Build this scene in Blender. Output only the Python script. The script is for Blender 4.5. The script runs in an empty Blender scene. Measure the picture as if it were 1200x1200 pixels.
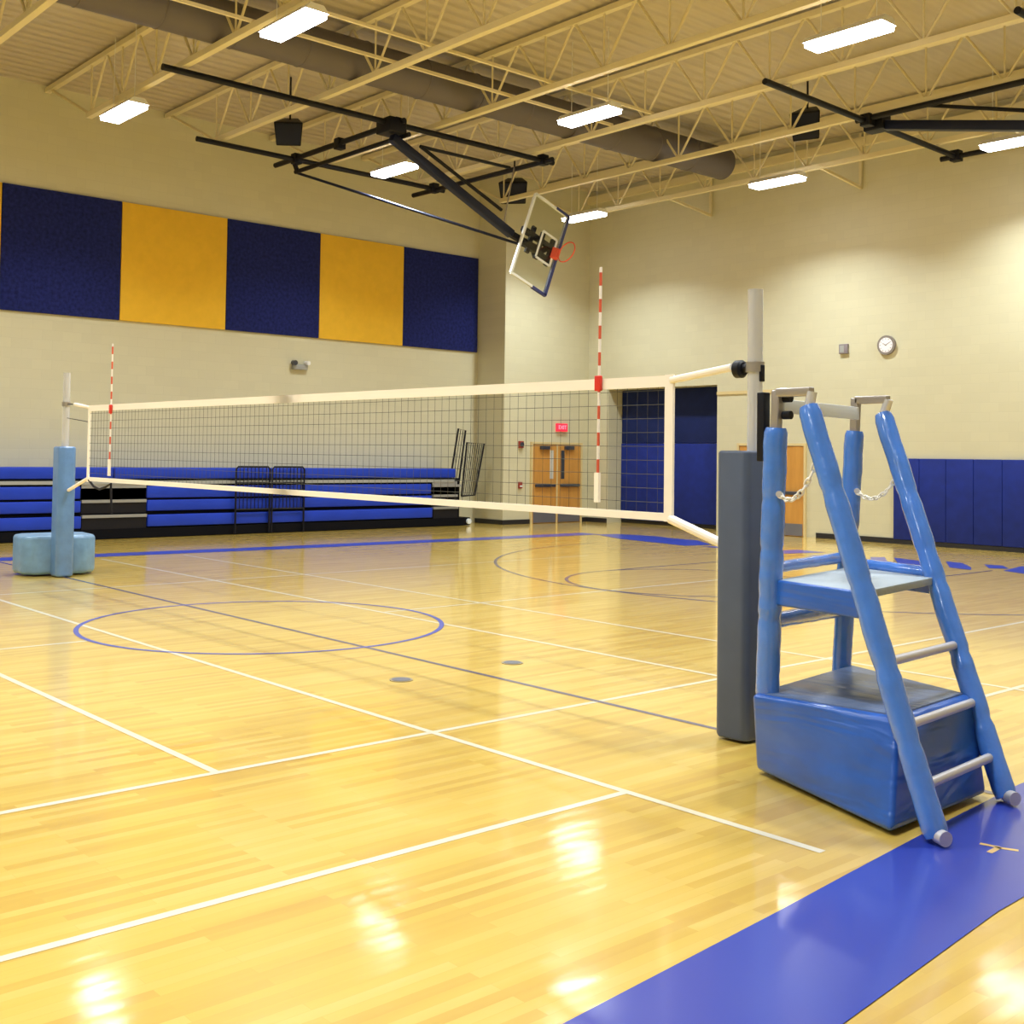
import bpy, bmesh, math, random
from mathutils import Vector, Matrix
random.seed(7)
SC = bpy.context.scene
COL = SC.collection
V = Vector
PI = math.pi

# ------------------------------------------------------------------ materials
def mat(name, color, rough=0.5, metal=0.0, coat=0.0, spec=0.5, emit=None, estr=0.0, bump=0.0, bscale=40.0, var=0.0, vscale=3.0, cr=0.1):
    m = bpy.data.materials.new(name); m.use_nodes = True
    nt = m.node_tree; b = nt.nodes['Principled BSDF']
    b.inputs['Base Color'].default_value = (*color, 1)
    b.inputs['Roughness'].default_value = rough
    b.inputs['Metallic'].default_value = metal
    b.inputs['Coat Weight'].default_value = coat
    b.inputs['Coat Roughness'].default_value = cr
    b.inputs['Specular IOR Level'].default_value = spec
    if emit:
        b.inputs['Emission Color'].default_value = (*emit, 1); b.inputs['Emission Strength'].default_value = estr
    tc = nt.nodes.new('ShaderNodeTexCoord')
    if var > 0:
        n = nt.nodes.new('ShaderNodeTexNoise'); n.inputs['Scale'].default_value = vscale; n.inputs['Detail'].default_value = 5
        nt.links.new(tc.outputs['Object'], n.inputs['Vector'])
        r = nt.nodes.new('ShaderNodeValToRGB'); nt.links.new(n.outputs['Fac'], r.inputs['Fac'])
        r.color_ramp.elements[0].position = 0.3; r.color_ramp.elements[1].position = 0.7
        r.color_ramp.elements[0].color = (*[c * (1 - var) for c in color], 1)
        r.color_ramp.elements[1].color = (*[min(1, c * (1 + var)) for c in color], 1)
        nt.links.new(r.outputs['Color'], b.inputs['Base Color'])
    if bump > 0:
        n = nt.nodes.new('ShaderNodeTexNoise'); n.inputs['Scale'].default_value = bscale; n.inputs['Detail'].default_value = 4
        nt.links.new(tc.outputs['Object'], n.inputs['Vector'])
        bp = nt.nodes.new('ShaderNodeBump'); bp.inputs['Strength'].default_value = bump; bp.inputs['Distance'].default_value = 0.02
        nt.links.new(n.outputs['Fac'], bp.inputs['Height']); nt.links.new(bp.outputs['Normal'], b.inputs['Normal'])
    return m

def floor_material():
    m = bpy.data.materials.new('maple_floor'); m.use_nodes = True
    nt = m.node_tree; b = nt.nodes['Principled BSDF']; L = nt.links
    tc = nt.nodes.new('ShaderNodeTexCoord')
    mp = nt.nodes.new('ShaderNodeMapping'); mp.inputs['Rotation'].default_value = (0, 0, PI / 2)
    L.new(tc.outputs['Object'], mp.inputs['Vector'])
    br = nt.nodes.new('ShaderNodeTexBrick')
    br.inputs['Scale'].default_value = 1; br.inputs['Brick Width'].default_value = 0.9; br.inputs['Row Height'].default_value = 0.058
    br.inputs['Mortar Size'].default_value = 0.0012; br.inputs['Mortar Smooth'].default_value = 0.5; br.offset = 0.37; br.offset_frequency = 2
    br.inputs['Color1'].default_value = (0.0, 0.0, 0.0, 1); br.inputs['Color2'].default_value = (1, 1, 1, 1); br.inputs['Mortar'].default_value = (0.12, 0.12, 0.12, 1)
    L.new(mp.outputs['Vector'], br.inputs['Vector'])
    n = nt.nodes.new('ShaderNodeTexNoise'); n.inputs['Scale'].default_value = 1.0; n.inputs['Detail'].default_value = 6
    mp2 = nt.nodes.new('ShaderNodeMapping'); mp2.inputs['Scale'].default_value = (9.0, 0.7, 1)
    L.new(tc.outputs['Object'], mp2.inputs['Vector']); L.new(mp2.outputs['Vector'], n.inputs['Vector'])
    mx = nt.nodes.new('ShaderNodeMix'); mx.data_type = 'RGBA'; mx.inputs[0].default_value = 0.5
    L.new(br.outputs['Color'], mx.inputs[6]); L.new(n.outputs['Fac'], mx.inputs[7])
    r = nt.nodes.new('ShaderNodeValToRGB'); L.new(mx.outputs[2], r.inputs['Fac'])
    e = r.color_ramp.elements
    e[0].position = 0.15; e[0].color = (0.55, 0.325, 0.05, 1)
    e[1].position = 0.85; e[1].color = (0.72, 0.50, 0.125, 1)
    mid = e.new(0.5); mid.color = (0.66, 0.44, 0.072, 1)
    L.new(r.outputs['Color'], b.inputs['Base Color'])
    b.inputs['Roughness'].default_value = 0.35
    b.inputs['Coat Weight'].default_value = 1.0; b.inputs['Coat Roughness'].default_value = 0.10; b.inputs['Coat IOR'].default_value = 1.5
    n2 = nt.nodes.new('ShaderNodeTexNoise'); n2.inputs['Scale'].default_value = 2.2; n2.inputs['Detail'].default_value = 1
    mp3 = nt.nodes.new('ShaderNodeMapping'); mp3.inputs['Scale'].default_value = (3.5, .8, 1)
    L.new(tc.outputs['Object'], mp3.inputs['Vector']); L.new(mp3.outputs['Vector'], n2.inputs['Vector'])
    bp = nt.nodes.new('ShaderNodeBump'); bp.inputs['Strength'].default_value = 0.10; bp.inputs['Distance'].default_value = 0.02
    L.new(n2.outputs['Fac'], bp.inputs['Height']); L.new(bp.outputs['Normal'], b.inputs['Coat Normal'])
    return m

def block_material(name, color, axis):
    m = bpy.data.materials.new(name); m.use_nodes = True
    nt = m.node_tree; b = nt.nodes['Principled BSDF']; L = nt.links
    tc = nt.nodes.new('ShaderNodeTexCoord')
    sx = nt.nodes.new('ShaderNodeSeparateXYZ'); cx = nt.nodes.new('ShaderNodeCombineXYZ')
    L.new(tc.outputs['Object'], sx.inputs[0]); L.new(sx.outputs[axis], cx.inputs[0]); L.new(sx.outputs[2], cx.inputs[1])
    br = nt.nodes.new('ShaderNodeTexBrick'); br.inputs['Scale'].default_value = 1
    br.inputs['Brick Width'].default_value = 0.406; br.inputs['Row Height'].default_value = 0.203; br.inputs['Mortar Size'].default_value = 0.006
    br.inputs['Mortar Smooth'].default_value = 0.6
    br.inputs['Color1'].default_value = (*color, 1); br.inputs['Color2'].default_value = (*[c * 0.96 for c in color], 1)
    br.inputs['Mortar'].default_value = (*[c * 0.93 for c in color], 1)
    L.new(cx.outputs[0], br.inputs['Vector']); L.new(br.outputs['Color'], b.inputs['Base Color'])
    bp = nt.nodes.new('ShaderNodeBump'); bp.inputs['Strength'].default_value = 0.18; bp.inputs['Distance'].default_value = 0.01; bp.invert = True
    L.new(br.outputs['Fac'], bp.inputs['Height']); L.new(bp.outputs['Normal'], b.inputs['Normal'])
    b.inputs['Roughness'].default_value = 0.55
    return m

def deck_material():
    m = bpy.data.materials.new('painted_roof_deck'); m.use_nodes = True
    nt = m.node_tree; b = nt.nodes['Principled BSDF']; L = nt.links
    b.inputs['Base Color'].default_value = (0.46, 0.40, 0.30, 1); b.inputs['Roughness'].default_value = 0.6
    tc = nt.nodes.new('ShaderNodeTexCoord')
    w = nt.nodes.new('ShaderNodeTexWave'); w.wave_type = 'BANDS'; w.bands_direction = 'X'; w.inputs['Scale'].default_value = 1.05
    L.new(tc.outputs['Object'], w.inputs['Vector'])
    bp = nt.nodes.new('ShaderNodeBump'); bp.inputs['Strength'].default_value = 0.8; bp.inputs['Distance'].default_value = 0.04
    L.new(w.outputs['Fac'], bp.inputs['Height']); L.new(bp.outputs['Normal'], b.inputs['Normal'])
    return m

def add_folds(m, rot, scale, strength, dist):
    # creases of a loose vinyl cover: stretched noise as bump
    nt = m.node_tree; b = nt.nodes['Principled BSDF']
    tc = nt.nodes.new('ShaderNodeTexCoord'); mp = nt.nodes.new('ShaderNodeMapping'); mp.inputs['Rotation'].default_value = rot; mp.inputs['Scale'].default_value = scale
    n = nt.nodes.new('ShaderNodeTexNoise'); n.inputs['Scale'].default_value = 1; n.inputs['Detail'].default_value = 3; n.inputs['Distortion'].default_value = .6
    bp = nt.nodes.new('ShaderNodeBump'); bp.inputs['Strength'].default_value = strength; bp.inputs['Distance'].default_value = dist
    nt.links.new(tc.outputs['Object'], mp.inputs[0]); nt.links.new(mp.outputs[0], n.inputs['Vector']); nt.links.new(n.outputs['Fac'], bp.inputs['Height'])
    nt.links.new(bp.outputs['Normal'], b.inputs['Normal']); nt.links.new(bp.outputs['Normal'], b.inputs['Coat Normal'])

def stripe_material():
    m = bpy.data.materials.new('red_white_stripes'); m.use_nodes = True
    nt = m.node_tree; b = nt.nodes['Principled BSDF']; L = nt.links
    tc = nt.nodes.new('ShaderNodeTexCoord'); sx = nt.nodes.new('ShaderNodeSeparateXYZ'); L.new(tc.outputs['Object'], sx.inputs[0])
    a = nt.nodes.new('ShaderNodeMath'); a.operation = 'MULTIPLY'; a.inputs[1].default_value = 5.0; L.new(sx.outputs[2], a.inputs[0])
    f = nt.nodes.new('ShaderNodeMath'); f.operation = 'FRACT'; L.new(a.outputs[0], f.inputs[0])
    g = nt.nodes.new('ShaderNodeMath'); g.operation = 'GREATER_THAN'; g.inputs[1].default_value = 0.5; L.new(f.outputs[0], g.inputs[0])
    mx = nt.nodes.new('ShaderNodeMix'); mx.data_type = 'RGBA'; L.new(g.outputs[0], mx.inputs[0])
    mx.inputs[6].default_value = (0.85, 0.8, 0.74, 1); mx.inputs[7].default_value = (0.62, 0.10, 0.05, 1)
    L.new(mx.outputs[2], b.inputs['Base Color']); b.inputs['Roughness'].default_value = 0.4
    return m

def door_material():
    m = bpy.data.materials.new('oak_door'); m.use_nodes = True
    nt = m.node_tree; b = nt.nodes['Principled BSDF']; L = nt.links
    tc = nt.nodes.new('ShaderNodeTexCoord'); mp = nt.nodes.new('ShaderNodeMapping'); mp.inputs['Scale'].default_value = (7, 7, 0.8)
    L.new(tc.outputs['Object'], mp.inputs['Vector'])
    n = nt.nodes.new('ShaderNodeTexNoise'); n.inputs['Scale'].default_value = 2; n.inputs['Detail'].default_value = 6; L.new(mp.outputs[0], n.inputs['Vector'])
    r = nt.nodes.new('ShaderNodeValToRGB'); L.new(n.outputs['Fac'], r.inputs['Fac'])
    r.color_ramp.elements[0].color = (0.42, 0.19, 0.035, 1); r.color_ramp.elements[1].color = (0.62, 0.32, 0.07, 1)
    L.new(r.outputs['Color'], b.inputs['Base Color']); b.inputs['Roughness'].default_value = 0.4
    return m

CREAM = (0.58, 0.55, 0.385)
M = {}
M['floor'] = floor_material()
M['wall_x'] = block_material('cream_block_wall_along', CREAM, 0)
M['wall_y'] = block_material('cream_block_wall_across', CREAM, 1)
M['deck'] = deck_material()
M['joist'] = mat('cream_painted_steel', (0.68, 0.60, 0.38), 0.5)
M['line_white'] = mat('white_court_paint', (0.78, 0.71, 0.54), 0.35, coat=1, cr=0.13)
M['line_blue'] = mat('blue_court_paint', (0.018, 0.04, 0.36), 0.4, coat=0.6, cr=0.13)
M['line_dim'] = mat('violet_blue_line_paint', (0.09, 0.075, 0.17), 0.35, coat=1, cr=0.13)
M['letter_yellow'] = mat('gold_letter_paint', (0.80, 0.52, 0.13), 0.35, coat=1, cr=0.13)
M['navy_fabric'] = mat('navy_fabric', (0.012, 0.018, 0.12), 0.95, spec=0.2, var=0.35, vscale=14, bump=0.15, bscale=120)
M['gold_fabric'] = mat('gold_fabric', (0.76, 0.46, 0.04), 0.95, spec=0.2, var=0.04, vscale=5)
M['pad_blue'] = mat('royal_wall_pad_vinyl', (0.008, 0.022, 0.20), 0.6, spec=0.25, var=0.12, vscale=5, bump=0.08, bscale=10)
M['pad_shaded'] = mat('soffit_shaded_pad_vinyl', (0.006, 0.016, 0.10), 0.7, spec=0.25, var=0.15, vscale=4)  # shade under the recess soffit, put into a darker blue base colour
M['black'] = mat('black_painted_steel', (0.006, 0.006, 0.010), 0.5, spec=0.25)
M['black_base'] = mat('black_rubber_base', (0.004, 0.004, 0.006), 0.8, spec=0.1)
M['blackblue'] = mat('blue_black_mast_paint', (0.006, 0.009, 0.03), 0.4, spec=0.3)
M['bleacher'] = mat('blue_bench_plastic', (0.010, 0.042, 0.44), 0.5, spec=0.3, var=0.08, vscale=2)
M['silver'] = mat('silver_aluminium_trim', (0.36, 0.37, 0.38), 0.45, metal=0.6)
M['grey'] = mat('grey_plate', (0.32, 0.33, 0.32), 0.5)
M['chrome'] = mat('brushed_aluminium_pole', (0.78, 0.80, 0.86), 0.25, metal=0.55)
M['white_vinyl'] = mat('white_net_tape', (0.90, 0.83, 0.72), 0.55)
M['cord'] = mat('black_net_cord', (0.055, 0.055, 0.045), 0.8)
M['vinyl'] = mat('glossy_blue_vinyl', (0.06, 0.205, 0.67), 0.22, coat=1.0, cr=0.13, var=0.08, vscale=9, bump=0.3, bscale=14)
M['vinyl_base'] = mat('royal_blue_vinyl_cover', (0.018, 0.105, 0.46), 0.36, coat=0.3, cr=0.2, var=0.1, vscale=5, bump=0.55, bscale=5)
M['vinyl_top'] = mat('grey_blue_vinyl_top', (0.10, 0.15, 0.28), 0.4, coat=0.2, bump=0.6, bscale=6)
add_folds(M['vinyl_base'], (0, math.radians(-42), 0), (0.7, 1.2, 4.5), .75, .06)
add_folds(M['vinyl_top'], (0, 0, math.radians(20)), (1.0, 7, 2), .8, .04)
M['slate'] = mat('slate_vinyl_pad', (0.070, 0.092, 0.145), 0.5, var=0.08, vscale=4, bump=0.12, bscale=5)
M['steelblue'] = mat('faded_blue_vinyl_pad', (0.10, 0.21, 0.42), 0.38, coat=0.3, cr=0.2, var=0.12, vscale=6, bump=0.35, bscale=8)
M['steelblue_dark'] = mat('faded_blue_vinyl_cover', (0.14, 0.27, 0.44), 0.38, coat=0.2, cr=0.2, var=0.15, vscale=6, bump=0.4, bscale=8)
M['platform'] = mat('grey_standing_platform', (0.34, 0.40, 0.45), 0.5, bump=0.2, bscale=60)
M['white_metal'] = mat('white_painted_plate', (0.72, 0.78, 0.82), 0.4)
M['bracket'] = mat('grey_steel_bracket', (0.45, 0.42, 0.40), 0.35, metal=0.7)
M['rung'] = mat('grey_steel_rung', (0.62, 0.60, 0.62), 0.4, metal=0.5)
M['chain'] = mat('white_plastic_chain', (0.85, 0.82, 0.74), 0.5)
M['stripe'] = stripe_material()
M['red'] = mat('red_plastic_clip', (0.65, 0.03, 0.02), 0.4)
M['rim'] = mat('orange_rim_paint', (0.72, 0.10, 0.05), 0.4)
M['board_frame'] = mat('pale_aluminium_board_frame', (0.78, 0.80, 0.78), 0.4, metal=0.2)
M['board_pad'] = mat('navy_edge_padding', (0.02, 0.028, 0.15), 0.5)
M['oak'] = door_material()
M['door_trim'] = mat('tan_painted_door_frame', (0.62, 0.50, 0.25), 0.5)
M['kick'] = mat('grey_kick_plate', (0.22, 0.23, 0.28), 0.35, metal=0.6)
M['hardware'] = mat('dark_grey_door_hardware', (0.07, 0.075, 0.10), 0.35, metal=0.5)
M['glass_dark'] = mat('dark_wired_glass', (0.05, 0.055, 0.06), 0.1)
M['glass_pale'] = mat('pale_reflecting_glass', (0.55, 0.55, 0.5), 0.1)
M['duct'] = mat('grey_spiral_duct', (0.115, 0.10, 0.105), 0.6, metal=0.2)
M['fixture'] = mat('white_enamel_fixture', (0.75, 0.75, 0.75), 0.4)
M['lens'] = mat('lit_fluorescent_lens', (0.9, 0.9, 0.9), 0.4, emit=(1.0, 0.98, 1.0), estr=14.0)
M['clock_face'] = mat('white_clock_face', (0.82, 0.80, 0.84), 0.4)
M['clock_rim'] = mat('grey_brown_clock_rim', (0.22, 0.19, 0.17), 0.4)
M['purple_grey'] = mat('grey_wall_box_plastic', (0.22, 0.19, 0.21), 0.5)
M['exit_red'] = mat('red_exit_sign_face', (0.6, 0.02, 0.04), 0.4, emit=(0.9, 0.03, 0.08), estr=0.55)
M['exit_letters'] = mat('lit_exit_letters', (0.9, 0.3, 0.4), 0.4, emit=(1, 0.25, 0.35), estr=0.9)
M['alarm'] = mat('dark_red_alarm_plastic', (0.30, 0.035, 0.02), 0.4)
M['base_trim'] = mat('black_rubber_cove_base', (0.012, 0.012, 0.015), 0.5)
M['socket'] = mat('dull_brass_floor_cap', (0.36, 0.30, 0.19), 0.4, metal=0.4)

def glass_material():
    m = bpy.data.materials.new('clear_backboard_glass'); m.use_nodes = True
    nt = m.node_tree; nt.nodes.clear()
    o = nt.nodes.new('ShaderNodeOutputMaterial'); t = nt.nodes.new('ShaderNodeBsdfTransparent'); g = nt.nodes.new('ShaderNodeBsdfGlossy')
    t.inputs[0].default_value = (0.95, 0.97, 0.95, 1); g.inputs['Roughness'].default_value = 0.03
    x = nt.nodes.new('ShaderNodeMixShader'); x.inputs[0].default_value = 0.05
    nt.links.new(t.outputs[0], x.inputs[1]); nt.links.new(g.outputs[0], x.inputs[2]); nt.links.new(x.outputs[0], o.inputs[0])
    return m
M['glass'] = glass_material()

# ------------------------------------------------------------------ mesh helpers
class MB:
    def __init__(s): s.bm = bmesh.new()
    def poly(s, verts, faces):
        vs = [s.bm.verts.new(v) for v in verts]
        for f in faces:
            try: s.bm.faces.new([vs[i] for i in f])
            except ValueError: pass
        return s
    def hexa(s, c8):  # bottom 4 ccw, top 4 ccw
        return s.poly(c8, [(3, 2, 1, 0), (4, 5, 6, 7), (0, 1, 5, 4), (1, 2, 6, 5), (2, 3, 7, 6), (3, 0, 4, 7)])
    def box(s, x0, x1, y0, y1, z0, z1):
        return s.hexa([(x0, y0, z0), (x1, y0, z0), (x1, y1, z0), (x0, y1, z0), (x0, y0, z1), (x1, y0, z1), (x1, y1, z1), (x0, y1, z1)])
    def bar(s, p, q, w, h, up=(0, 0, 1)):  # rectangular bar from p to q; w across, h along up
        p, q = V(p), V(q); d = (q - p).normalized(); u = V(up)
        if abs(d.dot(u)) > .99: u = V((1, 0, 0))
        r = d.cross(u).normalized(); u = r.cross(d)
        c = lambda o: [o - r * w / 2 - u * h / 2, o + r * w / 2 - u * h / 2, o + r * w / 2 + u * h / 2, o - r * w / 2 + u * h / 2]
        a, b = c(p), c(q)
        return s.poly(a + b, [(3, 2, 1, 0), (4, 5, 6, 7), (0, 1, 5, 4), (1, 2, 6, 5), (2, 3, 7, 6), (3, 0, 4, 7)])
    def tube(s, pts, r, n=12, cap=True, radii=None):
        pts = [V(p) for p in pts]; rings = []; prev = None
        for i, p in enumerate(pts):
            d = (pts[min(i + 1, len(pts) - 1)] - pts[max(i - 1, 0)]).normalized()
            if prev is None:
                u = V((0, 0, 1)) if abs(d.z) < .9 else V((1, 0, 0))
                a = d.cross(u).normalized()
            else:
                a = (prev - d * prev.dot(d)).normalized()
            prev = a; b = d.cross(a); rr = radii[i] if radii else r
            rings.append([s.bm.verts.new(p + (a * math.cos(2 * PI * k / n) + b * math.sin(2 * PI * k / n)) * rr) for k in range(n)])
        for A, B in zip(rings, rings[1:]):
            for k in range(n): s.bm.faces.new((A[k], A[(k + 1) % n], B[(k + 1) % n], B[k]))
        if cap:
            s.bm.faces.new(rings[0][::-1]); s.bm.faces.new(rings[-1])
        return s
    def torus(s, c, axis, R, r, n=32, k=8):
        c = V(c); ax = V(axis).normalized(); a = ax.orthogonal().normalized(); b = ax.cross(a); rings = []
        for i in range(n):
            t = 2 * PI * i / n; d = a * math.cos(t) + b * math.sin(t)
            rings.append([s.bm.verts.new(c + d * (R + r * math.cos(2 * PI * j / k)) + ax * r * math.sin(2 * PI * j / k)) for j in range(k)])
        for i in range(n):
            A, B = rings[i], rings[(i + 1) % n]
            for j in range(k): s.bm.faces.new((A[j], B[j], B[(j + 1) % k], A[(j + 1) % k]))
        return s
    def prism(s, pts, z0, z1):
        n = len(pts)
        return s.poly([(x, y, z0) for x, y in pts] + [(x, y, z1) for x, y in pts],
                      [tuple(range(n))[::-1], tuple(range(n, 2 * n))] + [(i, (i + 1) % n, n + (i + 1) % n, n + i) for i in range(n)])
    def build(s, name, m, parent=None, bevel=0.0, seg=3, smooth=35, sub=0):
        bmesh.ops.recalc_face_normals(s.bm, faces=s.bm.faces)
        if bevel > 0:
            bmesh.ops.bevel(s.bm, geom=list(s.bm.edges), offset=bevel, segments=seg, profile=.5, affect='EDGES', clamp_overlap=True)
        if parent: bmesh.ops.translate(s.bm, vec=-parent_world(parent), verts=s.bm.verts)   # local to the thing's base
        me = bpy.data.meshes.new(name); s.bm.to_mesh(me); s.bm.free()
        me.materials.append(m)
        if smooth:
            me.polygons.foreach_set('use_smooth', [True] * len(me.polygons)); me.set_sharp_from_angle(angle=math.radians(smooth))
        o = bpy.data.objects.new(name, me); COL.objects.link(o)
        if parent:
            o.parent = parent
        return o

def parent_world(o):
    p = V(o.location)
    while o.parent:
        o = o.parent; p = p + V(o.location)
    return p

def tag(o, label=None, cat=None, group=None, kind=None):
    if label: o['label'] = label
    if cat: o['category'] = cat
    if group: o['group'] = group
    if kind: o['kind'] = kind
    return o

def thing(name, loc, label, cat, group=None):
    o = bpy.data.objects.new(name, None); COL.objects.link(o); o.location = loc; o.empty_display_size = .2
    return tag(o, label, cat, group)

def struct(name, mb, m, parent=None, **k):
    o = mb.build(name, m, parent, **k)
    if not parent: o['kind'] = 'structure'
    return o

def copy_thing(o, delta):
    c = o.copy(); COL.objects.link(c); c.location = V(o.location) + V(delta)
    for ch in list(o.children):
        d = ch.copy(); COL.objects.link(d); d.parent = c
        for g in list(ch.children):
            e = g.copy(); COL.objects.link(e); e.parent = d
    return c

# ------------------------------------------------------------------ camera
cd = bpy.data.cameras.new('camera'); cam = bpy.data.objects.new('camera', cd); COL.objects.link(cam); SC.camera = cam
cd.sensor_width = 36; cd.sensor_fit = 'HORIZONTAL'; cd.lens = 36 * 1356.965 / 1200; cd.shift_y = -0.0937; cd.clip_start = .05; cd.clip_end = 200
YAW, PIT, ROLL = (2.416191, 0.034393, 0.013448)
fw = V((math.cos(YAW) * math.cos(PIT), math.sin(YAW) * math.cos(PIT), math.sin(PIT)))
rt = fw.cross(V((0, 0, 1))).normalized(); up = rt.cross(fw)
r2 = rt * math.cos(ROLL) + up * math.sin(ROLL); u2 = -rt * math.sin(ROLL) + up * math.cos(ROLL)
mw = Matrix((r2, u2, -fw)).transposed().to_4x4(); mw.translation = V((10.5343, -6.2436, 1.8118))
cam.matrix_world = mw

# ------------------------------------------------------------------ room shell
UL, UB, VB, VR, VF, UR, ZC = -13.56, -12.45, 17.0, 13.85, -17.0, 13.4, 9.3
struct('floor', MB().box(UL - .3, UR + .3, VF - .3, VB + 1.2, -.15, 0), M['floor'], smooth=0)
FLOOR = bpy.data.objects['floor']
struct('ceiling', MB().box(UL - .3, UR + .3, VF - .3, VB + 1.2, ZC, ZC + .15), M['deck'], smooth=0)
struct('wall_left', MB().box(UL - .3, UL, VF - .3, VB + 1.0, 0, ZC), M['wall_y'], smooth=0)
struct('wall_right', MB().box(UR, UR + .3, VF - .3, VB + 1.0, 0, ZC), M['wall_y'], smooth=0)
struct('wall_front', MB().box(UL, UR, VF - .3, VF, 0, ZC), M['wall_x'], smooth=0)
struct('wall_projecting_left', MB().box(UL, UB, VR, VB, 0, ZC), M['wall_y'], smooth=0)
AL, AR, AZ, AD = -11.66, -7.88, 3.68, .6   # alcove in the back wall
wb = MB()
wb.box(UL, AL, VB, VB + 1.0, 0, ZC); wb.box(AR, UR, VB, VB + 1.0, 0, ZC); wb.box(AL, AR, VB, VB + 1.0, AZ, ZC); wb.box(AL, AR, VB + AD, VB + 1.0, 0, AZ)
struct('wall_back', wb, M['wall_x'], smooth=0)
struct('trim_1', MB().box(AR, -6.2, VB - .025, VB, 3.42, 3.50), M['door_trim'])         # moulding right of the alcove
struct('baseboard_back', MB().box(UB + .02, AL - .02, VB - .03, VB, 0, .12).box(-4.95, -2.98, VB - .03, VB, 0, .12), M['base_trim'])
struct('baseboard_left', MB().box(UB, UB + .03, VR, 14.80, 0, .12).box(UB, UB + .03, 16.75, VB - .03, 0, .12).box(UL, UB + .03, VR - .03, VR, 0, .12), M['base_trim'])

# court markings: thin paint on the floor
def strip(name, pts, w, m, z=.0015, closed=False):
    mb = MB(); P = [V((x, y, 0)) for x, y in pts]; n = len(P); L = []; R = []
    for i in range(n):
        a = P[i - 1] if (i or closed) else P[i]; b = P[(i + 1) % n] if (i < n - 1 or closed) else P[i]
        d = (b - a).normalized(); q = V((-d.y, d.x, 0)) * w / 2
        L.append(P[i] + q + V((0, 0, z))); R.append(P[i] - q + V((0, 0, z)))
    k = n if closed else n - 1
    mb.poly(L + R, [(i, n + i, n + (i + 1) % n, (i + 1) % n) for i in range(k)])
    o = mb.build(name, m, FLOOR, smooth=0); return o
def arc(cx, cy, r, a0, a1, n=72): return [(cx + r * math.cos(math.radians(a0 + (a1 - a0) * i / n)), cy + r * math.sin(math.radians(a0 + (a1 - a0) * i / n))) for i in range(n + 1)]
W = .05
strip('center_line', [(-8.9, 0), (7.55, 0)], W, M['line_dim'], .0020)
strip('center_circle', arc(-.41, 0, 1.873, 0, 360)[:-1], W, M['line_blue'], .0026, True)
strip('court_line', [(4.5, -13), (4.5, 9)], W, M['line_white'], .0015)
strip('court_line', [(6.22, -9), (6.22, -1.552)], W, M['line_white'], .0015)
strip('court_line', [(6.22, 1.6), (6.22, 9)], W, M['line_white'], .0015)
strip('court_line', [(-4.5, -9), (-4.5, 9)], W, M['line_white'], .0015)
strip('court_line', [(-.41, -10), (-.41, -1.9)], W, M['line_white'], .0015)
strip('court_line', [(-.41, 1.55), (-.41, 9)], W, M['line_white'], .0015)
strip('court_line', [(-12, -1.552), (7.45, -1.552)], W, M['line_white'], .0018)
strip('court_line', [(-8.5, 1.517), (4.5, 1.517)], W, M['line_white'], .0018)
strip('court_line', [(-8.5, 2.983), (7.5, 2.983)], W, M['line_white'], .0018)
strip('court_line', [(-4.5, -3.086), (4.5, -3.086)], W, M['line_white'], .0018)
strip('sideline', [(-9.4, -4), (-9.3, 0), (-8.95, 5), (-8.8, 9.5), (-8.75, 13.4)], .62, M['line_blue'], .0030)
strip('three_point_arc', arc(-.5, 11.3, 6.06, 180, 360), W, M['line_dim'], .0022)
strip('free_throw_circle', arc(-.5, 7.1, 1.83, 0, 360)[:-1], W, M['line_dim'], .0024, True)
strip('lane_line', [(-2.33, 7.1), (-2.33, 12.7)], W, M['line_dim'], .0022)
strip('lane_line', [(1.33, 7.1), (1.33, 12.7)], W, M['line_dim'], .0022)
# broad painted borders
def patch(name, pts, m, z): return MB().poly([(x, y, z) for x, y in pts], [tuple(range(len(pts)))]).build(name, m, FLOOR, smooth=0)
patch('border_band', [(8.04, -6), (8.70, -6), (8.31, -1.62), (8.27, .2), (8.25, 6), (7.5, 6), (7.52, .28), (7.59, -.66), (7.68, -1.67), (7.74, -2.31)], M['line_blue'], .0034)
patch('border_band', [(-8.5, 13.25), (-8.3, 13.85), (-7.3, 14.05), (-6.7, 13.9), (-5.9, 13.85), (-4.9, 13.1), (-5.05, 12.4), (-6.0, 12.55), (-7.15, 12.7), (-8.3, 13.2)], M['line_blue'], .0032)
for i, q in enumerate([[(-4.7, 12.5), (-4.4, 13.5), (-3.6, 13.6), (-3.9, 12.6)], [(-3.4, 12.6), (-3.1, 13.6), (-2.4, 13.5), (-2.7, 12.5)], [(-2.2, 12.6), (-1.9, 13.5), (-1.5, 13.4), (-1.8, 12.6)],
        [(-1.31, 13.3), (-1.16, 13.55), (-.63, 12.75), (-.79, 12.5)], [(-1.0, 13.6), (-.42, 13.4), (.12, 12.9), (.30, 12.26), (-.11, 12.25)], [(-.02, 13.71), (.34, 13.62), (.84, 12.95), (1.07, 12.5), (.63, 12.6)],
        [(.70, 13.7), (1.0, 13.78), (1.35, 13.28), (1.11, 13.05)], [(1.46, 12.83), (1.25, 13.95), (2.2, 13.6), (1.95, 12.6)]]):
    patch('painted_letter', q, M['line_blue'], .0030)
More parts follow.
